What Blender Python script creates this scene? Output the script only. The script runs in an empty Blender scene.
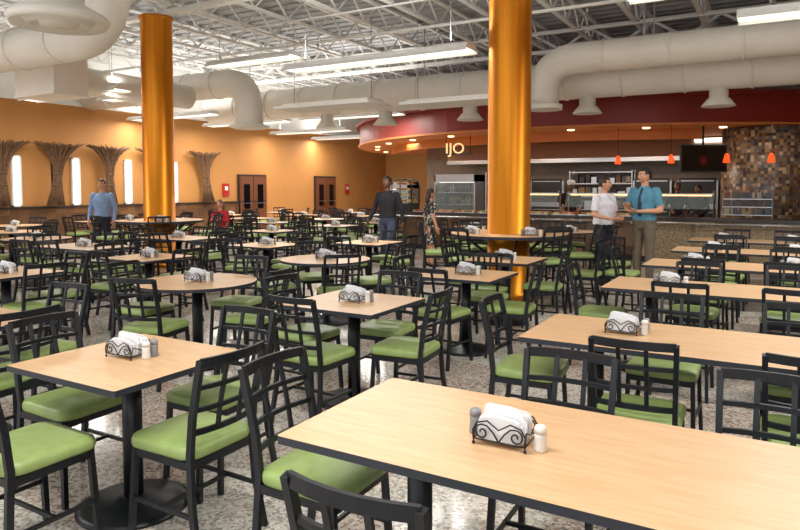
import bpy, math, random
from mathutils import Vector, Matrix, kdtree
random.seed(7)
R30=math.radians(30)
C=bpy.context
scn=C.scene
scn.view_settings.view_transform='Standard'
scn.view_settings.exposure=0.0
V=Vector
# ---------------------------------------------------------------- materials
def lin(c):
    return tuple(((v/255)/12.92 if v/255<=0.04045 else ((v/255+0.055)/1.055)**2.4) for v in c)+(1,)
def mat(name,col,rough=.5,metal=0,emit=0,noise=.08,scale=8,bump=0,stretch=None,alpha=1,trans=0,ecol=None,col2=None,coat=0):
    m=bpy.data.materials.new(name); m.use_nodes=True
    nt=m.node_tree; b=nt.nodes['Principled BSDF']
    c=lin(col)
    b.inputs['Roughness'].default_value=rough
    b.inputs['Metallic'].default_value=metal
    b.inputs['Coat Weight'].default_value=coat
    tc=nt.nodes.new('ShaderNodeTexCoord'); mp=nt.nodes.new('ShaderNodeMapping')
    nt.links.new(tc.outputs['Object'],mp.inputs['Vector'])
    if stretch: mp.inputs['Scale'].default_value=stretch
    nz=nt.nodes.new('ShaderNodeTexNoise'); nz.inputs['Scale'].default_value=scale; nz.inputs['Detail'].default_value=3
    nt.links.new(mp.outputs[0],nz.inputs['Vector'])
    cr=nt.nodes.new('ShaderNodeValToRGB')
    c2=lin(col2) if col2 else tuple(min(1,v*(1+noise)) for v in c[:3])+(1,)
    c1=c if col2 else tuple(v*(1-noise) for v in c[:3])+(1,)
    cr.color_ramp.elements[0].position=.35; cr.color_ramp.elements[1].position=.65
    cr.color_ramp.elements[0].color=c1; cr.color_ramp.elements[1].color=c2
    nt.links.new(nz.outputs['Fac'],cr.inputs['Fac']); nt.links.new(cr.outputs['Color'],b.inputs['Base Color'])
    if bump:
        bp=nt.nodes.new('ShaderNodeBump'); bp.inputs['Strength'].default_value=bump; bp.inputs['Distance'].default_value=.01
        nt.links.new(nz.outputs['Fac'],bp.inputs['Height']); nt.links.new(bp.outputs[0],b.inputs['Normal'])
    if emit:
        b.inputs['Emission Color'].default_value=lin(ecol or col); b.inputs['Emission Strength'].default_value=emit
    if trans: b.inputs['Transmission Weight'].default_value=trans
    if alpha<1: b.inputs['Alpha'].default_value=alpha
    return m
def mosaic(name,cols,scale,rough=.35):
    m=bpy.data.materials.new(name); m.use_nodes=True; nt=m.node_tree; b=nt.nodes['Principled BSDF']
    b.inputs['Roughness'].default_value=rough
    tc=nt.nodes.new('ShaderNodeTexCoord'); vo=nt.nodes.new('ShaderNodeTexVoronoi'); vo.distance='CHEBYCHEV'
    vo.inputs['Scale'].default_value=scale; vo.inputs['Randomness'].default_value=0
    nt.links.new(tc.outputs['Object'],vo.inputs['Vector'])
    sp=nt.nodes.new('ShaderNodeSeparateColor'); nt.links.new(vo.outputs['Color'],sp.inputs[0])
    cr=nt.nodes.new('ShaderNodeValToRGB'); cr.color_ramp.interpolation='CONSTANT'
    e=cr.color_ramp.elements
    e[0].color=lin(cols[0]); e[1].position=1/len(cols); e[1].color=lin(cols[1])
    for i in range(2,len(cols)):
        n=e.new(i/len(cols)); n.color=lin(cols[i])
    nt.links.new(sp.outputs[0],cr.inputs['Fac']); nt.links.new(cr.outputs[0],b.inputs['Base Color'])
    return m
def terrazzo():
    m=bpy.data.materials.new('terrazzo_floor'); m.use_nodes=True; nt=m.node_tree; b=nt.nodes['Principled BSDF']
    b.inputs['Roughness'].default_value=.14
    L=nt.links.new; N=nt.nodes.new
    tc=N('ShaderNodeTexCoord')
    ck=N('ShaderNodeTexChecker'); ck.inputs['Scale'].default_value=1/0.9
    ck.inputs['Color1'].default_value=lin((214,208,197)); ck.inputs['Color2'].default_value=lin((180,158,142))
    L(tc.outputs['Object'],ck.inputs['Vector'])
    v1=N('ShaderNodeTexVoronoi'); v1.inputs['Scale'].default_value=62; L(tc.outputs['Object'],v1.inputs['Vector'])
    s1=N('ShaderNodeSeparateColor'); L(v1.outputs['Color'],s1.inputs[0])
    r1=N('ShaderNodeValToRGB'); r1.color_ramp.interpolation='CONSTANT'
    e=r1.color_ramp.elements; e[0].color=lin((66,63,61)); e[1].position=.13; e[1].color=lin((156,122,106))
    for p,c in ((.22,(144,141,136)),(.38,(206,201,191)),(.78,(233,229,220))):
        n=e.new(p); n.color=lin(c)
    L(s1.outputs[0],r1.inputs['Fac'])
    mx=N('ShaderNodeMix'); mx.data_type='RGBA'; mx.inputs[0].default_value=.55
    L(ck.outputs['Color'],mx.inputs[6]); L(r1.outputs['Color'],mx.inputs[7])
    L(mx.outputs[2],b.inputs['Base Color'])
    return m
M={}
M['black']=mat('black_metal',(25,28,34),.4,.2,noise=.2)
M['blackedge']=mat('black_edge_band',(42,46,56),.45)
M['maple']=mat('maple_laminate',(206,166,124),.34,scale=3,col2=(215,178,137),stretch=(2,14,14))
M['green']=mat('green_vinyl',(146,168,100),.42,noise=.06,scale=20)
M['napkin']=mat('white_napkin',(222,223,225),.9,noise=.03)
M['saltw']=mat('white_shaker',(222,220,214),.4)
M['pepg']=mat('grey_shaker',(140,142,146),.35,.2)
M['gold']=mat('gold_column',(214,134,26),.38,.7,scale=2,noise=.12,stretch=(6,6,.15))
M['orange']=mat('orange_paint',(194,136,74),.7,noise=.04,scale=1)
M['white']=mat('white_paint',(238,238,234),.6,noise=.03)
M['duct']=mat('duct_paint',(240,236,226),.5,noise=.03,scale=2)
M['deck']=mat('ceiling_deck',(176,178,180),.7,noise=.05)
M['floor']=terrazzo()
M['wain']=mosaic('brown_wainscot',[(110,76,48),(92,64,44),(124,88,58),(102,72,48)],4)
M['red']=mat('red_soffit_paint',(138,36,24),.45,noise=.06,scale=1)
M['tan']=mat('tan_soffit',(208,124,58),.6,noise=.05,scale=1)
M['steel']=mat('stainless_steel',(182,184,186),.3,.9,noise=.08,stretch=(1,1,20))
M['dark']=mat('dark_equipment',(34,34,36),.4)
M['tile']=mat('kitchen_tile',(128,112,94),.4,noise=.1,scale=3)
M['mosaic']=mosaic('mosaic_tile',[(84,66,54),(132,106,84),(106,100,96),(176,158,130),(62,52,48),(120,80,54),(90,86,90),(150,122,90)],14)
M['stone']=mosaic('counter_stone',[(108,80,58),(92,68,50),(124,98,74)],5)
M['lattice']=mat('woven_panel',(176,158,128),.6,col2=(120,98,72),scale=30)
M['countertop']=mat('granite_top',(60,54,52),.25,noise=.3,scale=60)
M['glass']=mat('clear_glass',(200,215,215),.03,alpha=.16,noise=0)
M['twig']=mat('woven_twig',(112,82,56),.8,noise=.3,scale=20)
M['slit']=mat('window_glow',(250,248,235),.3,emit=1.2)
M['lamp']=mat('lamp_diffuser',(255,252,240),.4,emit=1.8)
M['warm']=mat('warm_downlight',(255,210,150),.4,emit=5)
M['warmlow']=mat('heat_lamp_strip',(255,200,135),.4,emit=2.6)
M['redglass']=mat('red_pendant_glass',(235,70,20),.3,emit=1.6,ecol=(240,70,20))
M['door']=mat('brown_door',(112,66,42),.45)
M['frame']=mat('dark_frame',(52,44,40),.4)
M['redsign']=mat('red_sign',(180,36,28),.5)
M['screen']=mat('black_screen',(14,14,18),.15)
M['sign']=mat('sign_letters',(255,214,150),.4,emit=.9)
M['food']=mosaic('food',[(200,120,50),(170,60,30),(90,120,50),(220,190,120)],14)
M['boxes']=mosaic('pantry_goods',[(150,140,120),(110,52,40),(52,60,74),(140,112,70),(70,70,70),(40,38,38)],6)
M['skin']=mat('skin',(205,150,120),.5,noise=.04)
M['skind']=mat('skin_dark',(110,74,54),.5,noise=.04)
M['lips']=mat('lips',(160,88,78),.5)
M['eye']=mat('eye_dark',(40,30,28),.3)
M['eyew']=mat('eye_white',(230,228,222),.3)
for n,c in dict(hair_brown=(46,32,24),hair_black=(22,18,18),hair_blond=(120,86,52),shirt_blue=(128,156,196),shirt_teal=(82,138,164),shirt_white=(222,222,230),shirt_black=(26,26,30),shirt_red=(190,34,44),jeans=(58,66,88),khaki=(112,100,84),trouser_dark=(34,34,42),shoe=(28,24,22),cap=(235,235,235),tie=(40,52,70)).items():
    M[n]=mat(n,c,.85 if 'hair' not in n else .6,noise=.1,scale=14,bump=.15)
M['dress']=mosaic('patterned_dress',[(30,30,32),(190,184,170),(30,30,32),(90,84,74),(40,40,42)],26,.8)
# ---------------------------------------------------------------- mesh builder
class MB:
    def __init__(s): s.v=[];s.f=[];s.m=[];s.s=[];s.mats=[]
    def mi(s,k):
        if k not in s.mats: s.mats.append(k)
        return s.mats.index(k)
    def add(s,vs,fs,k,smooth=False):
        o=len(s.v); s.v+= [tuple(v) for v in vs]; i=s.mi(k)
        for f in fs: s.f.append(tuple(a+o for a in f)); s.m.append(i); s.s.append(smooth)
    def box(s,c,d,k,rz=0):
        x,y,z=d[0]/2,d[1]/2,d[2]/2
        cr,sr=math.cos(rz),math.sin(rz)
        vs=[]
        for a in (-x,x):
            for b in (-y,y):
                for e in (-z,z): vs.append((c[0]+a*cr-b*sr,c[1]+a*sr+b*cr,c[2]+e))
        s.add(vs,[(0,1,3,2),(4,6,7,5),(0,4,5,1),(2,3,7,6),(0,2,6,4),(1,5,7,3)],k)
    def tube(s,pts,rad,k,n=8,up=(0,0,1),cap=True,smooth=True,rot=0):
        pts=[V(p) for p in pts]; N=len(pts); up=V(up)
        if not isinstance(rad,(list,)): rad=[rad]*N
        vs=[]
        for i,p in enumerate(pts):
            t=(pts[min(i+1,N-1)]-pts[max(i-1,0)])
            if t.length<1e-9: t=V((0,0,1))
            t.normalize()
            a=up-t*up.dot(t)
            if a.length<1e-3:
                u2=V((1,0,0)) if abs(t.x)<.9 else V((0,1,0)); a=u2-t*u2.dot(t)
            a.normalize(); b=t.cross(a)
            r=rad[i]; ra,rb=(r if isinstance(r,tuple) else (r,r))
            for j in range(n):
                q=2*math.pi*j/n+rot
                vs.append(p+a*ra*math.cos(q)+b*rb*math.sin(q))
        fs=[]
        for i in range(N-1):
            for j in range(n):
                j2=(j+1)%n
                fs.append((i*n+j,i*n+j2,(i+1)*n+j2,(i+1)*n+j))
        s.add(vs,fs,k,smooth)
        if cap:
            o=len(s.v)-len(vs)
            s.f.append(tuple(o+j for j in reversed(range(n)))); s.m.append(s.mi(k)); s.s.append(False)
            s.f.append(tuple(o+(N-1)*n+j for j in range(n))); s.m.append(s.mi(k)); s.s.append(False)
    def bar(s,pts,w,h,k,up=(0,0,1)):
        q=math.sqrt(2)
        s.tube(pts,(h/2*q,w/2*q),k,n=4,up=up,smooth=False,rot=math.pi/4)
    def lathe(s,prof,k,c=(0,0,0),n=24,smooth=True,capb=True,capt=True):
        vs=[];P=len(prof)
        for r,z in prof:
            for j in range(n):
                q=2*math.pi*j/n; vs.append((c[0]+r*math.cos(q),c[1]+r*math.sin(q),c[2]+z))
        fs=[]
        for i in range(P-1):
            for j in range(n): fs.append((i*n+j,i*n+(j+1)%n,(i+1)*n+(j+1)%n,(i+1)*n+j))
        s.add(vs,fs,k,smooth); o=len(s.v)-len(vs)
        if capb: s.f.append(tuple(o+j for j in reversed(range(n)))); s.m.append(s.mi(k)); s.s.append(False)
        if capt: s.f.append(tuple(o+(P-1)*n+j for j in range(n))); s.m.append(s.mi(k)); s.s.append(False)
    def slab(s,out,z0,z1,ktop,kside,kbot=None):
        n=len(out); vs=[(x,y,z0) for x,y in out]+[(x,y,z1) for x,y in out]
        s.add(vs,[tuple(range(n,2*n))],ktop); o=len(s.v)-2*n
        s.f.append(tuple(o+j for j in reversed(range(n)))); s.m.append(s.mi(kbot or kside)); s.s.append(False)
        for j in range(n):
            s.f.append((o+j,o+(j+1)%n,o+n+(j+1)%n,o+n+j)); s.m.append(s.mi(kside)); s.s.append(False)
    def sphere(s,c,r,k,n=12,m=8):
        r=r if isinstance(r,tuple) else (r,r,r)
        vs=[];fs=[]
        for i in range(m+1):
            a=math.pi*i/m
            for j in range(n):
                q=2*math.pi*j/n
                vs.append((c[0]+r[0]*math.sin(a)*math.cos(q),c[1]+r[1]*math.sin(a)*math.sin(q),c[2]+r[2]*math.cos(a)))
        for i in range(m):
            for j in range(n): fs.append((i*n+j,(i+1)*n+j,(i+1)*n+(j+1)%n,i*n+(j+1)%n))
        s.add(vs,fs,k,True)
    def mesh(s,name):
        me=bpy.data.meshes.new(name); me.from_pydata(s.v,[],s.f)
        for k in s.mats: me.materials.append(M[k])
        me.polygons.foreach_set('material_index',s.m); me.polygons.foreach_set('use_smooth',s.s)
        me.update(); return me
    def obj(s,name,loc=(0,0,0),rz=0):
        return inst(name,s.mesh(name),loc,rz)
def inst(name,me,loc=(0,0,0),rz=0):
    o=bpy.data.objects.new(name,me); o.location=loc; o.rotation_euler=(0,0,rz)
    C.collection.objects.link(o); return o
def rrect(w,d,r=.02,k=4):
    out=[]
    for cx,cy,a0 in ((w/2-r,d/2-r,0),(-w/2+r,d/2-r,90),(-w/2+r,-d/2+r,180),(w/2-r,-d/2+r,270)):
        for i in range(k+1):
            a=math.radians(a0+90*i/k); out.append((cx+r*math.cos(a),cy+r*math.sin(a)))
    return out
def circ(r,n=40): return [(r*math.cos(2*math.pi*i/n),r*math.sin(2*math.pi*i/n)) for i in range(n)]
def fillet(pts,r,k=8):
    pts=[V(p) for p in pts]; out=[pts[0]]
    for i in range(1,len(pts)-1):
        a=(pts[i-1]-pts[i]).normalized(); b=(pts[i+1]-pts[i]).normalized()
        A=pts[i]+a*r; B=pts[i]+b*r
        for j in range(k+1):
            t=j/k; out.append(A*(1-t)**2+pts[i]*2*t*(1-t)+B*t*t)
    out.append(pts[-1]); return out
# ---------------------------------------------------------------- room shell
WX=-17; YB=28; DECK=5.65
b=MB(); b.slab([(-17,-5),(9,-5),(9,28),(-17,28)],-.1,0,'floor','floor'); b.obj('floor')
b=MB(); b.box((-4,11.5,DECK+.06),(26,33,.1),'deck')
for i in range(87): b.box((-4,-4.8+i*.38,DECK),(26,.16,.05),'deck')
b.obj('ceiling')
b=MB(); b.box((WX-.1,11.5,1.95),(.2,33,3.9),'orange'); b.box((WX-.1,11.5,4.8),(.2,33,1.8),'white'); b.obj('wall_left')
b=MB(); b.box((-4,YB+.1,1.95),(26,.2,3.9),'orange'); b.box((-4,YB+.1,4.8),(26,.2,1.8),'white'); b.obj('wall_back')
b=MB(); b.box((9.1,11.5,2.85),(.2,33,5.7),'orange'); b.obj('wall_right')
b=MB(); b.box((WX+.04,9,.52),(.08,20,1.04),'wain'); b.box((WX+.06,9,1.06),(.12,20,.05),'frame'); b.obj('trim_1')
b=MB(); b.box((WX+.03,11.5,3.9),(.06,33,.1),'white'); b.obj('trim_2')
# slit windows + twig sculptures along the left wall (positions in metres along Y)
for i,y in enumerate((9.60,11.25,12.94,14.69)):
    b=MB()
    b.box((WX+.02,y,1.75),(.04,.17,1.25),'slit')
    b.box((WX+.03,y-.11,1.75),(.06,.04,1.33),'white');b.box((WX+.03,y+.11,1.75),(.06,.04,1.33),'white')
    b.box((WX+.03,y,2.4),(.06,.26,.04),'white');b.box((WX+.03,y,1.1),(.06,.26,.04),'white')
    b.obj('window_%d'%(i+1))
def sheaf(sd):
    b=MB(); rnd_=random.Random(sd)
    for i in range(160):
        a=rnd_.uniform(0,2*math.pi); rr=rnd_.uniform(.3,1); a2=a+rnd_.uniform(.2,.5); ln=.1*math.sin(sd)
        def q(r,ang,z): return (r*.32*math.cos(ang)*rr,r*math.sin(ang)*rr+ln*z,z)
        b.tube([q(.27,a,0),q(.17,a+.1,.4),q(.12,a2,.75),q(.17,a2,1.1),q(.32,a2,1.38),q(.52,a2,1.56),q(.76,a2,1.68+rnd_.uniform(-.03,.03)-.1*(1-rr))],.012,'twig',n=4,up=(1,0,0))
    for z,r in ((.55,.14),(.85,.13)):
        b.tube([(r*.36*math.cos(t*math.pi/10),r*math.sin(t*math.pi/10)+.1*math.sin(sd)*z,z) for t in range(21)],.02,'twig',n=5)
    b.box((-.12,0,.7),(.05,.06,1.0),'frame')
    return b.mesh('twig_sculpture')
for i,y in enumerate((9.05,10.5,12.15,13.9,15.94)):
    inst('twig_sculpture',sheaf(i+1),(WX+.27,y,1.1))
def double_door(name,y):
    b=MB()
    b.box((WX+.045,y,1.03),(.07,1.5,2.06),'frame')
    for s in (-1,1):
        b.box((WX+.09,y+s*.36,1.0),(.05,.68,1.98),'door')
        b.box((WX+.12,y+s*.36,1.25),(.02,.3,.9),'screen')
        b.bar([(WX+.16,y+s*.6,1.0),(WX+.16,y+s*.12,1.0)],.03,.03,'steel')
    b.obj(name)
double_door('door_1',18.32); double_door('door_2',22.86)
for y in (16.98,24.55):
    b=MB(); b.box((0,0,0),(.05,.3,.44),'redsign'); b.box((.03,0,.05),(.02,.14,.14),'white'); b.obj('fire_alarm_panel',(WX+.03,y,1.5))
# ---------------------------------------------------------------- joists
def joist(length):
    b=MB(); 
    b.box((0,length/2,0),(.1,length,.05),'white'); b.box((0,length/2,.5),(.1,length,.05),'white')
    n=int(length/.5)
    pts=[(0,i*length/n,.02 if i%2 else .48) for i in range(n+1)]
    for i in range(n): b.bar([pts[i],pts[i+1]],.035,.035,'white',up=(1,0,0))
    return b.mesh('ceiling_joist')
jm=joist(32.9)
x=-16.4
while x<9: inst('ceiling_joist',jm,(x,-4.95,5.08)); x+=1.25
def girder(y):
    b=MB(); b.box((-4,0,0),(25.9,.16,.09),'white'); b.box((-4,0,.48),(25.9,.16,.09),'white')
    n=36
    for i in range(n):
        p=(-16.9+i*25.8/n,0,.02 if i%2 else .46); q=(-16.9+(i+1)*25.8/n,0,.46 if i%2 else .02)
        b.bar([p,q],.06,.06,'white',up=(0,1,0))
    b.obj('roof_girder',(0,y,4.98))
for y in (1.5,8.85,16.2,23.5): girder(y)
b=MB()
for y in (3.4,5.3,7.1,10.7,12.5,14.4,18,20,21.8,25.5):
    b.bar([(-16.9,y,5.02),(8.9,y,5.02)],.03,.03,'white')
b.obj('joist_bridging')
b=MB()
for y,z in ((7.4,4.9),(11.9,4.85),(18.6,4.9)):
    b.tube([(-16.9,y,z),(8.9,y,z)],.035,'white',n=8)
    for i in range(8): b.tube([(-15+i*3,y,z),(-15+i*3,y,z-.15)],.02,'steel',n=6)
b.obj('sprinkler_pipes')
# ---------------------------------------------------------------- ducts
def ductrings(b,pts,r):
    pts=[V(p) for p in pts]
    for a,c in zip(pts[:-1],pts[1:]):
        L=(c-a).length; t=(c-a).normalized(); n=int(L/1.2)
        for i in range(1,n+1):
            p=a+t*i*L/(n+1); b.tube([p-t*.02,p+t*.02],r+.02,'duct',n=28,up=(0.1,.3,1))
def drop(b,x,y,z0,z1,r=.17):
    b.lathe([(r,z0),(r,z1+.16),(r+.03,z1+.15),(r+.13,z1+.02),(r+.14,z1)],'duct',c=(x,y,0),n=24)
b=MB()
P=[(-14.5,14,3.87),(8.95,14,3.87)]
b.tube(P,.4,'duct',n=32,up=(0,0,1)); ductrings(b,P,.4)
for x in (-10.3,-8.5,-6.2,-3.5,-1.0,1.8): drop(b,x,14,3.6,3.15)
for x in (-13,-7.4,-2.2,3,7): b.bar([(x,14,4.2),(x,14,5.6)],.03,.01,'steel',up=(0,1,0))
b.obj('supply_duct')
b=MB()
P=[(-4.1,12.9,3.25),(-4.1,12.9,4.12),(8.95,12.9,4.12)]
b.tube(fillet(P,.65,10),.3,'duct',n=32,up=(0,1,0)); ductrings(b,[P[1],P[2]],.3)
b.lathe([(.37,0),(.37,.1)],'duct',c=(-4.1,12.9,3.15),n=28)
for x in (-2.2,3,7): b.bar([(x,12.9,4.4),(x,12.9,5.6)],.03,.01,'steel',up=(0,1,0))
b.obj('return_duct')
b=MB()
P=[(-16.9,6.5,3.95),(-8.9,6.5,3.95),(-8.9,6.5,5.6)]
b.tube(fillet(P,.8,10),.34,'duct',n=32,up=(0,1,0)); ductrings(b,P[:2],.34)
b.obj('branch_duct')
b=MB(); b.box((0,0,0),(1.25,.7,.75),'duct'); b.box((0,0,.55),(.6,.5,.5),'duct'); b.box((0,0,-.39),(1.3,.75,.04),'duct'); 
b.tube([(0,.3,0),(0,3.4,0)],.28,'duct',n=24)
b.obj('air_handler_box',(-12.3,7.7,3.75))
b=MB()
P=[(-16.9,11.7,4.1),(-10.9,11.7,4.1),(-10.9,11.7,3.05)]
b.tube(fillet(P,.7,10),.33,'duct',n=32,up=(0,1,0)); ductrings(b,P[:2],.33); b.lathe([(.36,0),(.5,.06),(.36,.1)],'duct',c=(-10.9,11.7,2.98),n=28)
b.obj('branch_duct')
b=MB()
b.lathe([(.02,0),(.18,-.02),(.2,.03),(.22,.03),(.3,-.03),(.33,.03),(.36,.03),(.46,-.02),(.5,.04),(.47,.08),(.25,.2),(.22,1.0)],'duct',n=40)
b.obj('round_ceiling_diffuser',(-6.55,4.2,3.31))
b=MB()
P=[(-6.55,4.2,4.32),(-6.55,4.2,4.72),(-12,4.2,4.72)]
b.tube(fillet(P,.3,6),.2,'duct',n=24,up=(0,1,0)); b.obj('branch_duct')
for (x,y) in ((-8.2,11.3),(-5.5,12.0)):
    b=MB(); b.box((0,0,0),(2.4,.9,.06),'white'); b.box((0,0,.05),(2.2,.6,.08),'duct')
    for sx in (-1,1): b.tube([(sx,0,.05),(sx,0,1.75)],.008,'steel',n=5)
    b.obj('hanging_ceiling_panel',(x,y,3.3))
# ---------------------------------------------------------------- linear pendants
def fixture(L):
    b=MB()
    prof=[(-.22,.0),(-.13,.09),(.13,.09),(.22,.0)]
    vs=[(-L/2,y,z) for y,z in prof]+[(L/2,y,z) for y,z in prof]
    b.add(vs,[(0,1,5,4),(1,2,6,5),(2,3,7,6),(0,3,2,1),(4,5,6,7)],'white')
    b.box((0,0,.005),(L-.04,.26,.02),'lamp')
    b.box((0,-.215,-.01),(L,.02,.04),'white'); b.box((0,.215,-.01),(L,.02,.04),'white')
    for sx in (-.4,.4): b.tube([(sx*L,0,.09),(sx*L,0,1.4)],.006,'steel',n=5)
    return b.mesh('pendant_linear_light')
fm=fixture(3.4); fs_=fixture(2.3)
def area(name,loc,sx,sy,power,col=(1,.97,.925),rot=(0,0,0)):
    l=bpy.data.lights.new(name,'AREA'); l.shape='RECTANGLE'; l.size=sx; l.size_y=sy; l.energy=power; l.color=col
    o=bpy.data.objects.new(name,l); o.location=loc; o.rotation_euler=rot; C.collection.objects.link(o); return o
for y,xs in ((1.0,(-8.5,-1.5)),(5.1,(-15,1.6)),(8.85,(-13.4,-5.6,1.25)),(13.0,(-15.1,)),(15.5,(-14.6,-10.6)),(19,(-14.8,)),(22,(-15.2,))):
    for x in xs:
        z=3.6
        inst('pendant_linear_light',fm,(x,y,z))
        area('pendant_lamp',(x,y,z-.04),3.2,.2,124)
        area('pendant_uplamp',(x,y,z+.18),3.2,.2,62,rot=(math.pi,0,0))
for x,y,z in ((-9.4,10.2,4.3),(-1.0,11.0,4.72),(-11.8,5.2,4.3),(-13.6,10.6,3.9)):
    inst('pendant_linear_light',fs_,(x,y,z-.12))
# ---------------------------------------------------------------- columns
def column(x,y):
    b=MB(); b.lathe([(.34,0),(.34,.1),(.3,.12),(.3,4.86),(.33,4.88),(.33,4.93)],'gold',n=48)
    b.obj('gold_column',(x,y,0))
    b=MB(); n=48; vs=[]; ri=.31
    for r,z in ((ri,.9),(.84,.9),(.84,.94),(ri,.94)):
        for i in range(n): q=2*math.pi*i/n; vs.append((r*math.cos(q),r*math.sin(q),z))
    def rg(a,c): return [(a*n+i,a*n+(i+1)%n,c*n+(i+1)%n,c*n+i) for i in range(n)]
    b.add(vs,rg(2,3),'maple'); b.add(vs,rg(1,2),'blackedge'); b.add(vs,rg(0,1)+rg(3,0),'blackedge')
    for i in range(6):
        q=math.pi*i/3; c,s=math.cos(q),math.sin(q)
        b.bar([(.31*c,.31*s,.6),(.7*c,.7*s,.88)],.03,.03,'black'); 
    b.obj('column_bar_table',(x,y,0))
COLS=[(-3.31,8.85),(-10.66,8.85),(4.04,8.85)]
for c in COLS: column(*c)
# ---------------------------------------------------------------- furniture meshes
def chair_mesh(h,name):
    b=MB(); d=h-.46
    for s in (-1,1):
        b.bar([(s*.185,.175,h-.03),(s*.2+s*.02*d,.2+.03*d,0)],.025,.025,'black',up=(0,1,0))
        b.bar([(s*(.2+.02*d),-.235-.05*d,0),(s*.19,-.19,h*.5),(s*.183,-.175,h),(s*.185,-.195,h+.17),(s*.19,-.255,h+.42)],.023,.03,'black',up=(0,1,0))
        b.bar([(s*.185,-.18,h-.045),(s*.185,.19,h-.045)],.02,.035,'black')
        b.bar([(s*.196,-.2,.2),(s*.196,.19,.2)],.014,.018,'black')
    b.bar([(-.185,.185,h-.045),(.185,.185,h-.045)],.02,.035,'black'); b.bar([(-.185,-.175,h-.045),(.185,-.175,h-.045)],.02,.035,'black')
    b.bar([(-.196,0,.2),(.196,0,.2)],.014,.018,'black')
    if d>.05:
        b.bar([(-.2,.19,.25),(.2,.19,.25)],.02,.03,'black')
    def yb(z): 
        t=(z-h)
        return -.175-.02*min(t,.17)/.17-max(0,t-.17)*.24
    def rail(z,hh):
        b.bar([(x*.187,yb(z)-.03*(1-x*x),z) for x in (-1,-.6,-.2,.2,.6,1)],.015,hh,'black')
    rail(h+.41,.04); rail(h+.30,.02); rail(h+.20,.02); rail(h+.10,.025)
    for x in (-.33,.33):
        b.bar([(x*.187,yb(z)-.03*(1-x*x),z) for z in (h+.1,h+.2,h+.3,h+.41)],.02,.012,'black',up=(0,1,0))
    rings=[(.985,-.022),(1,-.01),(1,.008),(.975,.022),(.9,.031),(.6,.037)]
    base=rrect(.41,.41,.07,5); n=len(base); vs=[]
    for sc,z in rings:
        for x,y in base: vs.append((x*sc*(1+.03*y/.2),y*sc+.015,h+z))
    fs=[(i*n+j,i*n+(j+1)%n,(i+1)*n+(j+1)%n,(i+1)*n+j) for i in range(len(rings)-1) for j in range(n)]
    fs.append(tuple((len(rings)-1)*n+j for j in range(n))); fs.append(tuple(reversed(range(n))))
    b.add(vs,fs,'green',True)
    return b.mesh(name)
chm=chair_mesh(.46,'dining_chair'); stm=chair_mesh(.64,'bar_stool')
def base(b,x,y,r=.27,h=.72):
    b.lathe([(r,0),(r,.012),(r-.03,.022),(.1,.04),(.06,.06)],'black',c=(x,y,0),n=36)
    b.lathe([(.047,.05),(.047,h)],'black',c=(x,y,0),n=20)
    b.box((x,y,h-.008),(.44,.07,.02),'black'); b.box((x,y,h-.008),(.07,.44,.02),'black')
def sq_table(w,d,name,posts=((0,0),)):
    b=MB(); b.slab(rrect(w,d,.012,3),.722,.75,'maple','blackedge')
    for p in posts: base(b,*p)
    return b.mesh(name)
def rd_table(r):
    b=MB(); b.slab(circ(r,56),.722,.75,'maple','blackedge'); base(b,0,0,.32); return b.mesh('round_dining_table')
sqm=sq_table(.8,.78,'square_dining_table'); lgm=sq_table(1.9,.78,'long_dining_table',((-.6,0),(.6,0)))
rcm=sq_table(1.25,.78,'rectangular_dining_table'); rdm=rd_table(.53)
def napkin_mesh():
    b=MB()
    for i in range(9):
        y=-.052+i*.013; 
        hh=.1+random.uniform(-.018,.014); dx=random.uniform(-.008,.008); tl=random.uniform(-.008,.008)
        w=.074+random.uniform(-.004,.003); k=random.uniform(-.01,.01)
        o=[(-w,.014),(w,.014),(w+.002,.07),(w-.004,hh-.008+k),(w-.018,hh+k),(0,hh+.004),(-w+.018,hh-k),(-w+.004,hh-.008-k),(-w-.002,.07)]
        n=len(o); t=.0042
        vs=[(px+dx,y-t+tl*pz*10,pz) for px,pz in o]+[(px+dx,y+t+tl*pz*10,pz) for px,pz in o]
        b.add(vs,[tuple(range(n)),tuple(reversed(range(n,2*n)))]+[(j,j+n,(j+1)%n+n,(j+1)%n) for j in range(n)],'napkin')
    w=.0028
    def spiral(cx,cz,r0,turns,a0,sgn):
        return [(cx+ (r0*(1-t*.8))*math.cos(a0+sgn*t*turns*2*math.pi),cz+(r0*(1-t*.8))*math.sin(a0+sgn*t*turns*2*math.pi)) for t in [i/20 for i in range(21)]]
    for s in (-1,1):
        y=s*.066
        for q in (-1,1):
            sp=spiral(q*.058,.045,.026,1.3,math.pi/2,-q)
            b.tube([(px,y,pz) for px,pz in [(0,.02),(q*.02,.05),(q*.04,.068)]+sp],w,'black',n=6,up=(0,1,0))
        b.tube([(x_,y,.02) for x_ in (-.088,.088)],w,'black',n=6,up=(0,1,0))
        b.tube([(-.088,y,.02),(-.09,y,.05),(-.075,y,.075),(-.04,y,.085),(0,y,.06),(.04,y,.085),(.075,y,.075),(.09,y,.05),(.088,y,.02)],w,'black',n=6,up=(0,1,0))
    for q in (-1,1):
        x_=q*.088
        b.tube([(x_,-.064,.02),(x_,.064,.02)],w,'black',n=6)
        b.tube([(x_,-.064,.02),(x_,-.05,.06),(x_,0,.04),(x_,.05,.06),(x_,.064,.02)],w,'black',n=6,up=(1,0,0))
        for s in (-1,1): b.tube([(x_,s*.064,.022),(x_,s*.064,.004)],w,'black',n=6); b.sphere((x_,s*.064,.006),.006,'black',8,6)
    return b.mesh('napkin_holder')
npm=napkin_mesh()
def shaker(k,name):
    b=MB(); b.lathe([(.02,0),(.021,.01),(.019,.05),(.019,.062)],k,n=20); b.lathe([(.0205,.062),(.0205,.075),(.016,.084),(.006,.088)],k,n=20)
    return b.mesh(name)
slm=shaker('saltw','salt_shaker'); ppm=shaker('pepg','pepper_shaker')
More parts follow.
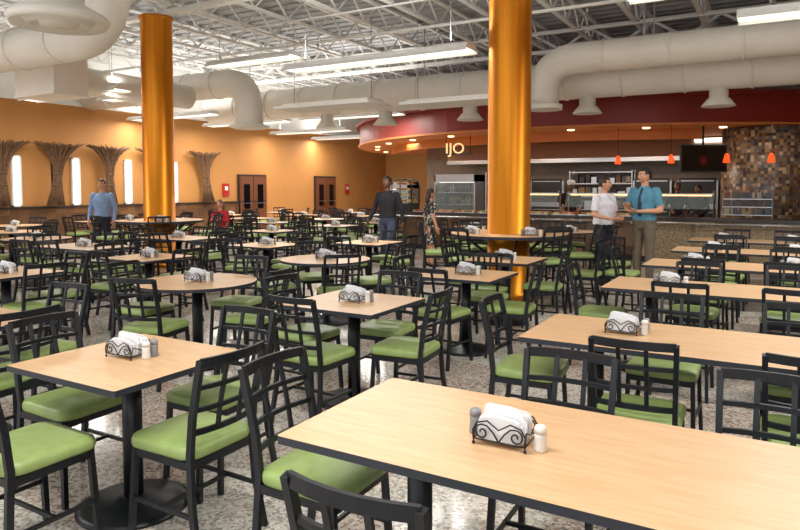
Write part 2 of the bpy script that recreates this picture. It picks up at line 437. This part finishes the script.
def setting(x,y,a=0,z=.75,alt=None):
    inst('napkin_holder',npm,(x,y,z),a)
    c,s=math.cos(a),math.sin(a)
    def w(dx,dy): return (x+dx*c-dy*s,y+dx*s+dy*c,z)
    if alt is None: alt=random.random()<.5
    if alt: inst('salt_shaker',slm,w(.12,.0)); inst('pepper_shaker',ppm,w(.115,.055))
    else: inst('salt_shaker',slm,w(.125,-.02)); inst('pepper_shaker',ppm,w(-.12,.03))
placed=[]
def chair(x,y,ang,me=None,name='dining_chair',minr=.44,j=.03,keep=False):
    x+=random.uniform(-j,j); y+=random.uniform(-j,j); ang+=random.uniform(-3*j,3*j)
    for (px,py,pr) in AVOID:
        if math.hypot(x-px,y-py)<pr and not keep: return
    for (px,py) in placed:
        if math.hypot(x-px,y-py)<minr: return
    placed.append((x,y)); inst(name,me or chm,(x,y,0),ang)
PX,PY=-math.pi/2,0        # face +X, face +Y
NX,NY=math.pi/2,math.pi
AVOID=[(-2.42,10.85,.5),(-1.81,10.97,.5),(-6.45,10.7,.5),(-6.0,11.6,.5),(-12.1,8.6,.62),(-11.95,11.75,.3)]
for c in COLS: AVOID.append((c[0],c[1],.8))
def square(x,y,sides='NSEW',hw=.40,hd=.39,me=None,name='square_dining_table',a=0,alt=None):
    inst(name,me or sqm,(x,y,0))
    if 'E' in sides: chair(x+hw+.09,y,NX)
    if 'W' in sides: chair(x-hw-.09,y,PX)
    if 'N' in sides: chair(x,y+hd+.1,NY)
    if 'S' in sides: chair(x,y-hd-.1,PY)
    setting(x,y,a,alt=alt)
def longt(x0,y0,w=1.9,d=.78,head=True):
    x=x0+w/2; y=y0+d/2
    inst('long_dining_table',lgm,(x,y,0))
    for i,cx in enumerate((x0+.66,x0+1.4)):
        chair(cx,y0-.1,PY); chair(cx,y0+d+.1,NY)
    if head: chair(x0-.08,y,PX)
    return x,y
# front table
inst('long_dining_table',lgm,(-1.46+.95,1.68+.39,0)); 
chair(-1.56,2.08,PX,j=.005); chair(-.86,1.5,PY,j=.005); chair(-.74,2.52,NY,j=.01); chair(.02,2.56,NY,j=.01); chair(.0,1.5,PY,j=.01)
setting(-.76,2.02,0.02,alt=False)
for k,(xl,yy) in enumerate(((-1.25,3.5),(-1.27,5.6),(-1.25,7.45),(-1.2,9.3),(-1.2,11.2))):
    x,y=longt(xl,yy,head=k<3); setting(xl+.5,y+.02,random.uniform(-.1,.1)); 
    if k>1: setting(xl+1.45,y,random.uniform(-.1,.1))
# squares
inst('square_dining_table',sqm,(-2.76,2.1,0)); chair(-2.29,2.08,NX,j=.005); chair(-3.22,2.1,PX,j=.01); chair(-2.66,2.6,NY,j=.01); chair(-2.8,1.6,PY,j=.01)
setting(-2.8,2.12,.05,alt=True)
square(-2.7,3.99,alt=True); square(-2.6,5.8)
square(-4.47,2.14,'NSE')
def rnd(x,y,rot=.4,n=4):
    inst('round_dining_table',rdm,(x,y,0))
    for i in range(n):
        a=rot+2*math.pi*i/n
        chair(x+.62*math.cos(a),y+.62*math.sin(a),a+math.pi/2)
    setting(x,y,random.uniform(-.3,.3))
rnd(-4.52,4.15,.2); rnd(-4.6,6.2,.9)
square(-2.75,7.25,'EWS')
chair(-2.05,9.9,PY,j=.01); chair(-2.15,8.6,NX,j=.01); chair(-1.75,8.9,PX,j=.01)
for x,y in ((-6.6,3.6),(-6.6,5.3),(-6.5,7.3),(-5.4,8.4)): square(x,y,a=random.uniform(-.3,.3))
for x,y in ((-8.6,5.8),(-8.7,7.6)): 
    square(x,y,me=rcm,name='rectangular_dining_table',hw=.62,sides='EW',a=.2)
    for s in (-.3,.3): chair(x+s,y-.49,PY); chair(x+s,y+.49,NY)
for x,y in ((-8.5,9.7),(-10.6,6.3),(-12.6,7.0),(-14.6,8.2),(-12.6,10.2),(-14.6,10.2),(-4.6,10.9),(-8.4,11.7),(-10.5,12.0),(-14.5,12.3),(-12.4,13.3),(-10.4,14.0),(-14.4,14.6),(-12.4,15.6),(-10.6,16.0),(-14.4,17),(-12.3,18),(-8.3,13.2),(-3.4,12.4),(-5.6,12.9),(-10.8,4.8),(-12.8,5.2),(-14.7,6.2)):
    if random.random()<.25: rnd(x,y,random.random())
    else: square(x,y,a=random.uniform(-.3,.3))
for cx,cy in COLS[:2]:
    for i in range(6):
        a=.35+i*math.pi/3
        xx,yy=cx+1.02*math.cos(a),cy+1.02*math.sin(a)
        chair(xx,yy,a+math.pi/2,me=stm,name='bar_stool')
    setting(cx+.45,cy-.35,.3,.94); setting(cx-.4,cy-.4,-.3,.94)
# ---------------------------------------------------------------- kitchen
CX,CY,RR=-5.2,24.5,9.2
def arcpts(R,a0=180,a1=360,n=60): return [(CX+R*math.cos(math.radians(a0+(a1-a0)*i/n)),CY+R*math.sin(math.radians(a0+(a1-a0)*i/n))) for i in range(n+1)]
b=MB(); b.slab(arcpts(RR),3.04,3.72,'white','red','tan'); b.slab(arcpts(RR+.12),3.66,3.76,'red','red'); b.slab(arcpts(RR+.05),3.0,3.05,'tan','tan'); b.obj('kitchen_canopy')
b=MB(); o1=arcpts(8.0)
o1=[p for p in o1 if p[1]<20.7 and math.hypot(p[0]+.2,p[1]-17.9)>1.1]
for A,B in zip(o1[:-1],o1[1:]):
    if math.hypot(A[0]-B[0],A[1]-B[1])<1: b.bar([(A[0],A[1],2.88),(B[0],B[1],2.88)],.1,.24,'tan')
b.obj('soffit_ring')
b=MB()
for i in range(14):
    a=math.radians(195+i*11.5)
    x,y=CX+8.6*math.cos(a),CY+8.6*math.sin(a)
    b.lathe([(.08,2.975),(.09,2.999)],'warm',c=(x,y,0),n=20)
    x,y=CX+7.1*math.cos(a),CY+7.1*math.sin(a)
    if y<19.5: b.lathe([(.08,2.975),(.09,2.999)],'warm',c=(x,y,0),n=20)
b.obj('recessed_downlights')
for x,y,p in ((-9.5,18,38),(-6.5,17.2,60),(-3.5,17.2,60),(-1.2,20,18),(-.3,16.2,9)):  # last entry: added lamp outside the canopy, only there to brighten the mosaic pillar
    area('kitchen_down_and_fill_light',(x,y,2.95),1.6,.5,p,(1,.82,.62))
b=MB(); b.box((-3,21.1,1.5),(16,.2,3.0),'tile'); b.obj('wall_kitchen')
b=MB(); 
vs=[(-9.5,20.95,2.35),(.5,20.95,2.35),(.5,19.6,2.35),(-9.5,19.6,2.35),(-9.5,20.95,2.98),(.5,20.95,2.98),(.5,19.9,2.98),(-9.5,19.9,2.98)]
b.add(vs,[(0,1,2,3),(4,7,6,5),(3,2,6,7),(0,3,7,4),(1,5,6,2)],'steel'); b.box((-4.5,19.6,2.4),(10,.05,.12),'steel')
b.obj('exhaust_hood')
def oven(x,w=1.0,h=1.7):
    b=MB(); b.box((0,0,h/2+.08),(w,.75,h-.1),'steel')
    nn=2
    for i in range(nn):
        z=.2+i*(h/nn)
        b.box((0,-.39,z+h/nn/2-.02),(w-.1,.04,h/nn-.14),'dark'); b.bar([(-w*.4,-.44,z+h/nn-.18),(w*.4,-.44,z+h/nn-.18)],.03,.03,'steel')
    for sx in (-1,1): b.box((sx*(w/2-.08),0,.05),(.08,.6,.1),'dark')
    b.obj('convection_oven',(x,20.3,0))
for x in (-9.1,-6.2,-3.1,-1.9): oven(x,1.05,1.75)
b=MB()
for z in (.9,1.3,1.7,2.05): b.box((0,0,z),(1.9,.5,.03),'steel'); 
for sx in (-.93,.93):
    for sy in (-.23,.23): b.bar([(sx,sy,0),(sx,sy,2.1)],.03,.03,'steel',up=(0,1,0))
for z in (.915,1.315,1.715):
    xx=-.85
    while xx<.8:
        w=random.uniform(.12,.25); h=random.uniform(.15,.3); b.box((xx+w/2,0,z+h/2),(w,.3,h),random.choice(['steel','boxes','dark'])); xx+=w+.04
b.obj('storage_shelving',(-4.65,20.5,0))
b=MB(); b.box((0,0,.45),(1.5,.7,.86),'steel'); b.box((0,-.36,.4),(1.4,.02,.6),'dark'); b.box((0,0,.9),(1.55,.75,.04),'steel')
for i in range(5): b.lathe([(.12,0),(.13,.18),(.1,.2)],'steel' if i%2 else 'dark',c=(-.58+i*.29,0,.92),n=16)
b.obj('cooking_range',(-7.66,20.3,0))
def counter(x0,x1,y0,y1,front):
    b=MB(); w=x1-x0; cx=(x0+x1)/2; cy=(y0+y1)/2
    b.box((cx,cy,.46),(w,y1-y0-.1,.86),front); b.box((cx,cy+.02,.06),(w-.04,y1-y0-.04,.12),'dark')
    b.box((cx,cy,.92),(w+.04,y1-y0+.05,.06),'countertop')
    for k in range(3): b.tube([(x0,y0-.12-.09*k,.86),(x1,y0-.12-.09*k,.86)],.014,'steel',n=8)
    n=int(w/1.2)+1
    for i in range(n+1):
        x=x0+.05+i*(w-.1)/n; b.bar([(x,y0,.83),(x,y0-.33,.84)],.03,.03,'steel')
    return b
b=counter(-9.2,-2.6,14.8,15.6,'stone')
for i in range(10):
    x=-8.7+i*.63
    b.box((x,15.25,.955),(.55,.42,.03),'steel'); b.box((x,15.25,.985),(.5,.37,.04),'food')
b.obj('service_counter')
b=counter(-2.55,2.2,14.6,15.4,'lattice')
for i in range(4):
    x=-1.9+i*.9; b.box((x,14.62,.45),(.82,.03,.7),'lattice'); 
b.obj('service_counter')
def sneeze(x0,x1,y):
    b=MB(); n=max(1,round((x1-x0)/1.3))
    for i in range(n+1):
        x=x0+i*(x1-x0)/n; b.tube([(x,y+.25,.955),(x,y+.25,1.42),(x,y+.1,1.5)],.016,'steel',n=10,up=(1,0,0))
    b.box(((x0+x1)/2,y+.25,1.45),(x1-x0,.3,.02),'steel')
    vs=[(x0,y-.12,1.14),(x1,y-.12,1.14),(x1,y+.08,1.44),(x0,y+.08,1.44)]; vs+=[(a,b_+.012,c) for a,b_,c in vs]
    b.add(vs,[(0,1,2,3),(7,6,5,4),(0,4,5,1),(2,6,7,3),(1,5,6,2),(0,3,7,4)],'glass')
    b.box(((x0+x1)/2,y+.25,1.42),(x1-x0-.1,.1,.03),'warmlow')
    b.obj('sneeze_guard')
sneeze(-6.0,-4.4,14.95); sneeze(-4.2,-2.8,14.95); sneeze(-2.3,-1.1,14.75)
def cooler(x,y,w,h,name='display_cooler',goods='boxes'):
    b=MB(); d=.7
    b.box((0,0,.2),(w,d,.4),'dark'); b.box((0,0,h-.1),(w,d,.2),'steel'); b.box((0,d/2-.03,h/2),(w,.05,h-.02),'dark')
    for sx in (-1,1): b.box((sx*(w/2-.02),0,h/2),(.04,d,h-.02),'steel')
    z=.45
    while z<h-.35:
        b.box((0,0,z),(w-.08,d-.1,.02),'steel'); xx=-w/2+.08
        while xx<w/2-.14: b.lathe([(.04,0),(.04,.16),(.015,.2),(.015,.23)],goods,c=(xx,-.1,z+.01),n=10); xx+=.1
        z+=.33
    b.box((0,-d/2+.01,h/2+.1),(w-.06,.015,h-.6),'glass'); b.box((0,-.05,h-.22),(w-.1,.1,.02),'lamp')
    b.obj(name,(x,y,0))
cooler(-7.75,16.8,1.25,1.95); cooler(-9.9,17.3,.8,1.75)
b=MB()
for z in (.2,.5,.8,1.1,1.4,1.7,1.98): b.box((0,0,z),(.55,.6,.02),'steel'); b.box((0,0,z+.06),(.45,.5,.05),'food' if z<1.9 else 'steel')
for sx in (-1,1):
    for sy in (-1,1): b.bar([(sx*.27,sy*.29,0),(sx*.27,sy*.29,2.0)],.03,.03,'steel',up=(0,1,0))
b.obj('pan_rack',(-6.6,16.9,0))
b=MB(); b.box((0,0,.105),(.6,.45,.2),'dark')
for k in range(4): b.box((0,0,.26+k*.15),(.58-.05*k,.43,.015),'steel'); b.box((0,0,.29+k*.15),(.5-.05*k,.3,.05),'food')
b.tube(fillet([(-.3,-.22,.2),(-.3,-.22,.85),(.3,-.22,.85),(.3,-.22,.2)],.2),.015,'dark',n=8,up=(0,1,0)); b.tube(fillet([(-.3,.22,.2),(-.3,.22,.85),(.3,.22,.85),(.3,.22,.2)],.2),.015,'dark',n=8,up=(0,1,0))
b.obj('pastry_display_case',(-8.6,15.2,.952))
b=MB(); 
for k in range(3):
    b.box((0,.1*k,.08+.16*k),(.9,.22,.015),'steel')
    for i in range(6): b.box((-.37+i*.15,.1*k,.15+.16*k),(.12,.08,.13),'boxes')
for sx in (-.45,.45): b.bar([(sx,0,0),(sx,.25,.5)],.02,.02,'steel')
b.obj('snack_rack',(-.5,14.9,.952))
b=MB(); b.lathe([(.98,0),(.98,2.98)],'mosaic',n=48); b.obj('mosaic_pillar',(-.2,17.9,0))
b=MB(); b.box((0,0,0),(1.05,.08,.62),'dark'); b.box((0,-.045,0),(.98,.01,.55),'screen'); b.tube([(0,.03,.3),(0,.03,.74)],.025,'dark',n=8); b.obj('hanging_television',(-1.45,16.35,2.25),R30)
for x,y in ((-3.2,15.7),(-2.05,15.7),(-.95,15.95),(-.1,16.2)):
    b=MB(); b.lathe([(.02,.2),(.04,.18),(.075,.02),(.07,0)],'redglass',n=20); b.tube([(0,0,.2),(0,0,.85)],.006,'dark',n=5); b.obj('red_pendant_lamp',(x,y,2.13))
t=bpy.data.curves.new('restaurant_sign','FONT'); t.body='IJO'; t.size=.4; t.extrude=.03; t.materials.append(M['sign'])
o=bpy.data.objects.new('restaurant_sign',t); o.location=(-7.75,15.85,2.5); o.rotation_euler=(math.pi/2,0,.3); C.collection.objects.link(o)
b=MB(); b.box((.35,0,.0),(.8,.03,.03),'dark'); 
for sx in (0.02,.68): b.tube([(sx,0,0),(sx,0,.52)],.01,'dark',n=6)
b.obj('sign_bracket',(-7.75,15.87,2.48),.3)
# ---------------------------------------------------------------- people
def person(name,loc,yaw,shirt,pants,hair,skin='skin',H=1.75,J=None,sleeve=1.0,long=False,female=False,dress=False,cap=None,headyaw=0,bulk=1.0,tie=False):
    s=H/1.75; j=dict(pel=(0,0,.95),sho=(0,0,1.43),aL=(-.1,0,.07),aR=(.1,0,.07),kL=(-.1,.015,.49),kR=(.1,.015,.49),hL=(-.09,0,.9),hR=(.09,0,.9),
        sL=(-.185,0,1.42),sR=(.185,0,1.42),eL=(-.25,-.03,1.14),eR=(.25,-.03,1.14),wL=(-.27,.05,.89),wR=(.27,.05,.89),head=(0,.015,1.635))
    if J: j.update(J)
    j={k:(V(v) if isinstance(v,tuple) else v) for k,v in j.items()}
    pts=[];tags=[];b=MB()
    def seg(P,Rd,keys,n=14,up=(0,1,0)):
        PP=[];RRs=[];KK=[]
        for i in range(len(P)-1):
            a,c=V(P[i]),V(P[i+1]); m=max(2,int((c-a).length/.025))
            ra=Rd[i] if isinstance(Rd[i],tuple) else (Rd[i],)*2; rb=Rd[i+1] if isinstance(Rd[i+1],tuple) else (Rd[i+1],)*2
            for q in range(m+(i==len(P)-2)):
                t=q/m; t2=t*t*(3-2*t); PP.append(a.lerp(c,t)); RRs.append((ra[0]+(rb[0]-ra[0])*t2,ra[1]+(rb[1]-ra[1])*t2)); KK.append(keys[i])
        o=len(b.v); b.tube(PP,RRs,'skin',n=n,up=up)
        for i in range(len(PP)):
            for q in range(n): pts.append(V(b.v[o+i*n+q])); tags.append(KK[i])
    f=.92 if female else 1
    pel,sho=j['pel'],j['sho']; ax=(sho-pel)/.48
    def T(z): return pel+ax*(z-.95)
    tk=lambda z: pants if z<1.0 else shirt
    B=bulk
    tz=[(.86,.15,.105),(.94,.17,.12),(1.0,.165*B,.118*B),(1.08,.152*(.92 if female else 1)*B,.112*B),(1.2,.164*B,.12*B),(1.32,.18*f*B,.127*B),(1.40,.168*f,.105),(1.455,.09,.07),(1.48,.062,.06)]
    seg([T(z) for z,_,_ in tz],[(ry,rx) for _,rx,ry in tz],[ (shirt if dress else tk(z)) for z,_,_ in tz])
    hd=j['head']
    seg([T(1.44),hd+V((0,-.01,-.06))],[.056,.052],[skin])
    for S in 'LR':
        h,k,a=j['h'+S],j['k'+S],j['a'+S]
        lk=skin if dress else pants
        if dress: seg([h,h.lerp(k,.95)],[.1,.12],[shirt])
        seg([h,k,k.lerp(a,.35),a],[.092,.066,.063,.052 if not dress else .035],[lk]*3,up=(1,0,0))
        seg([a+V((0,-.06,-.02)),a+V((0,.02,-.02)),a+V((0,.12,-.04)),a+V((0,.19,-.045))],[(.045,.035),(.05,.04),(.03,.045),(.02,.03)],['shoe']*3,up=(0,0,1))
        sh,e,w=j['s'+S],j['e'+S],j['w'+S]
        if sleeve<1:
            m=sh.lerp(e,.75); seg([sh.lerp(V((0,sh.y,sh.z)),.3),sh,m,m.lerp(e,.05),e,w],[.05,.062,.057,.043,.04,.027],[shirt,shirt,shirt,skin,skin])
        else: seg([sh.lerp(V((0,sh.y,sh.z)),.3),sh,e,w],[.05,.06,.048,.034],[shirt]*3)
    me=b.mesh('tmp'); ob=bpy.data.objects.new('tmp',me); C.collection.objects.link(ob)
    md=ob.modifiers.new('r','REMESH'); md.mode='VOXEL'; md.voxel_size=.013
    sm_=ob.modifiers.new('s','SMOOTH'); sm_.iterations=4; sm_.factor=.5
    dg=C.evaluated_depsgraph_get(); dg.update(); em=bpy.data.meshes.new_from_object(ob.evaluated_get(dg))
    bpy.data.objects.remove(ob)
    kd=kdtree.KDTree(len(pts))
    for i,p in enumerate(pts): kd.insert(p,i)
    kd.balance()
    out=MB(); out.v=[tuple(v.co) for v in em.vertices]
    for p in em.polygons:
        c=p.center
        _,i,_=kd.find(c); tg=tags[i]
        if tie and tg==shirt and c.y>.04 and abs(c.x)<.02+.012*(1.45-c.z)/.4 and 1.04<c.z<1.46: tg='tie'
        out.f.append(tuple(p.vertices)); out.m.append(out.mi(tg)); out.s.append(True)
    for S,sg in (('L',-1),('R',1)):
        e,w=j['e'+S],j['w'+S]; d=(w-e).normalized(); pn=V(j.get('pn'+S,V((-sg,0,0)))); pn=(pn-d*pn.dot(d)).normalized(); side=d.cross(pn)
        if side.y<0 and abs(d.z)>.5: side=-side
        if abs(d.z)<=.5 and side.z<0: side=-side
        out.tube([w-d*.03,w+d*.02,w+d*.05,w+d*.09],[(.022,.026),(.016,.034),(.015,.04),(.012,.038)],skin,n=10,up=pn)
        curl=j.get('curl',.5)
        for q in range(4):
            o_=side*(.028-.0185*q); L=[.036,.041,.038,.03][q]; p=w+d*.085+o_; dd=d.copy(); P=[p-d*.015,p]
            for sgm in range(3):
                ang=curl*(.5+.5*sgm); dd=(d*math.cos(ang)+pn*math.sin(ang)).normalized(); p=p+dd*L*(1,.75,.6)[sgm]; P.append(p)
            out.tube(P,[.009,.009,.0085,.008,.006],skin,n=7,up=side)
        p=w+d*.02+side*.028; p2=p+(d*.5+side*.7+pn*.3).normalized()*.035
        P=[p,p2,p2+(d*.9+side*.2+pn*.4).normalized()*.03,p2+(d*.9+pn*.5).normalized()*.055]
        out.tube(P,[.013,.011,.0095,.007],skin,n=7,up=pn)
    hb=MB(); n,m=28,22; vs=[]
    for i in range(m+1):
        a=math.pi*i/m
        for q in range(n):
            t=2*math.pi*q/n; x,y,z=math.sin(a)*math.cos(t),math.sin(a)*math.sin(t),math.cos(a)
            X=x*.076;Y=y*.095;Z=z*.118
            if z<0: X*=1-.33*(-z)**1.6; Y*=1-.12*(-z)**2; 
            if z<-.2 and y<0: Y*=1-.45*min(1,(-z-.2)/.6)
            if y>0:
                Y+=.024*math.exp(-(x/.16)**2-((z+.16)/.17)**2)
                Y-=.009*math.exp(-((abs(x)-.38)/.2)**2-((z-.06)/.13)**2)
                Y+=.006*math.exp(-(x/.5)**2-((z+.85)/.2)**2)+.004*math.exp(-(x/.28)**2-((z+.47)/.08)**2)
            vs.append((X,Y,Z))
    hb.add(vs,[(i*n+q,(i+1)*n+q,(i+1)*n+(q+1)%n,i*n+(q+1)%n) for i in range(m) for q in range(n)],skin,True)
    for sg in (-1,1):
        hb.sphere((sg*.029,.077,.006),(.013,.01,.008),'eyew',10,8); hb.sphere((sg*.029,.0845,.006),(.006,.004,.006),'eye',8,6)
        hb.tube([(sg*.015,.088,.026),(sg*.03,.088,.031),(sg*.045,.08,.026)],.0035,hair,n=5)
        hb.sphere((sg*.077,-.005,-.005),(.008,.017,.03),skin,10,8)
    hb.tube([(-.022,.083,-.054),(-.01,.0895,-.052),(.01,.0895,-.052),(.022,.083,-.054)],[(.003,.003),(.006,.004),(.006,.004),(.003,.003)],'lips',n=8)
    hv=[];hf=[]
    kk=1.1 if female else 1.06
    for i in range(m+1):
        a=math.pi*i/m
        for q in range(n):
            t=2*math.pi*q/n; x,y,z=math.sin(a)*math.cos(t),math.sin(a)*math.sin(t),math.cos(a)
            k=kk+.012*math.sin(q*2.3+i); hv.append((x*.078*k,y*.097*k-.003,max(z*.121*k,-.3)))
    for i in range(m):
        for q in range(n):
            a=math.pi*(i+.5)/m; t=2*math.pi*(q+.5)/n; x,y,z=math.sin(a)*math.cos(t),math.sin(a)*math.sin(t),math.cos(a)
            lim=.5 if y>.35 else (.12 if y>-.2 else -.3 if not long else -.95)
            if z>lim: hf.append((i*n+q,(i+1)*n+q,(i+1)*n+(q+1)%n,i*n+(q+1)%n))
    hb.add(hv,hf,hair,True)
    if long: hb.tube([(0,-.05,.02),(0,-.075,-.08),(0,-.09,-.18),(0,-.085,-.26)],[(.05,.09),(.045,.095),(.035,.09),(.015,.06)],hair,n=14,up=(0,1,0))
    if cap: hb.lathe([(.088,.04),(.09,.07),(.1,.1),(.095,.15),(.05,.17),(.01,.172)],cap,n=20,c=(0,-.005,0))
    rm=Matrix.Rotation(headyaw,3,'Z')
    hb.v=[tuple(rm@V(v)+hd) for v in hb.v]
    o=len(out.v); out.v+=hb.v
    for f_,m_,s_ in zip(hb.f,hb.m,hb.s): out.f.append(tuple(a+o for a in f_)); out.m.append(out.mi(hb.mats[m_])); out.s.append(s_)
    me=out.mesh(name); ob=inst(name,me,loc,yaw); ob.scale=(s,s,s); return ob
D=math.radians
person('man_in_blue_shirt',(-12.1,8.6,0),D(212),'shirt_blue','trouser_dark','hair_brown',H=1.76,bulk=1.08,J=dict(wR=(.24,.1,.92),wL=(-.26,.08,.9)))
person('man_in_white_shirt',(-2.42,10.85,0),D(-112),'shirt_white','trouser_dark','hair_brown',H=1.76,sleeve=.5,headyaw=.3,bulk=1.32,
   J=dict(sL=(-.21,0,1.42),sR=(.21,0,1.42),eR=(.3,.02,1.14),wR=(.15,.27,1.08),eL=(-.3,.02,1.13),wL=(.0,.29,1.08),pnL=(.5,0,.8),pnR=(-.5,0,.8),curl=.7))
person('man_in_teal_shirt',(-1.81,10.97,0),D(158),'shirt_teal','khaki','hair_black',H=1.9,sleeve=.5,headyaw=-.45,bulk=1.14,tie=True,
   J=dict(eR=(.27,.04,1.15),wR=(.12,.27,1.18),eL=(-.27,.02,1.13),wL=(-.03,.27,1.12),pnL=(.4,0,.8),pnR=(-.5,0,.8),curl=.8))
person('man_in_black_shirt',(-6.45,10.7,0),D(180),'shirt_black','jeans','hair_black','skind',H=1.8,bulk=1.1,J=dict(aL=(-.12,.16,.07),aR=(.12,-.16,.09),kL=(-.11,.12,.49),kR=(.11,-.02,.49),eR=(.3,-.02,1.15),eL=(-.3,-.02,1.15),wR=(.31,.16,.94),wL=(-.31,-.03,.9)))
person('woman_in_patterned_dress',(-6.0,11.6,0),D(-40),'dress','dress','hair_brown',H=1.56,female=True,dress=True,sleeve=.5,long=True)
person('seated_woman_in_red',(-11.95,11.75,0),D(205),'shirt_red','trouser_dark','hair_blond',H=1.66,female=True,long=True,
   J=dict(pel=(0,-.05,.55),sho=(0,-.03,1.03),hL=(-.09,-.05,.52),hR=(.09,-.05,.52),kL=(-.1,.36,.52),kR=(.1,.36,.52),aL=(-.1,.36,.07),aR=(.1,.36,.07),sL=(-.17,-.03,1.02),sR=(.17,-.03,1.02),eL=(-.22,.05,.78),eR=(.22,.05,.78),wL=(-.12,.26,.85),wR=(.12,.26,.85),head=(0,0,1.235)))
inst('dining_chair',chm,(-11.92,11.8,0),D(205))
person('cook_with_white_cap',(-4.43,16.2,0),D(200),'shirt_black','trouser_dark','hair_black','skind',H=1.72,cap='cap',sleeve=.5,J=dict(wL=(-.15,.25,1.0),wR=(.15,.25,1.0)))
person('kitchen_worker',(-2.05,16.9,0),D(190),'shirt_black','trouser_dark','hair_black','skind',H=1.72,J=dict(wL=(-.15,.25,1.0),wR=(.15,.25,1.05)))
person('kitchen_worker',(-1.55,16.6,0),D(150),'shirt_black','trouser_dark','hair_black','skind',H=1.64,J=dict(wL=(-.15,.25,1.0),wR=(.15,.25,1.05)))
# ---------------------------------------------------------------- world, camera
w=bpy.data.worlds.new('World'); scn.world=w; w.use_nodes=True
w.node_tree.nodes['Background'].inputs[0].default_value=(.98,.98,1,1); w.node_tree.nodes['Background'].inputs[1].default_value=1.6
cam=bpy.data.cameras.new('camera'); co=bpy.data.objects.new('camera',cam); C.collection.objects.link(co)
co.location=(0,0,1.6); co.rotation_euler=(math.radians(90-3),0,R30)
cam.sensor_width=36; cam.lens=650/800*36; cam.shift_y=-44/800; cam.clip_start=.05
scn.camera=co
print('chairs',len(placed))
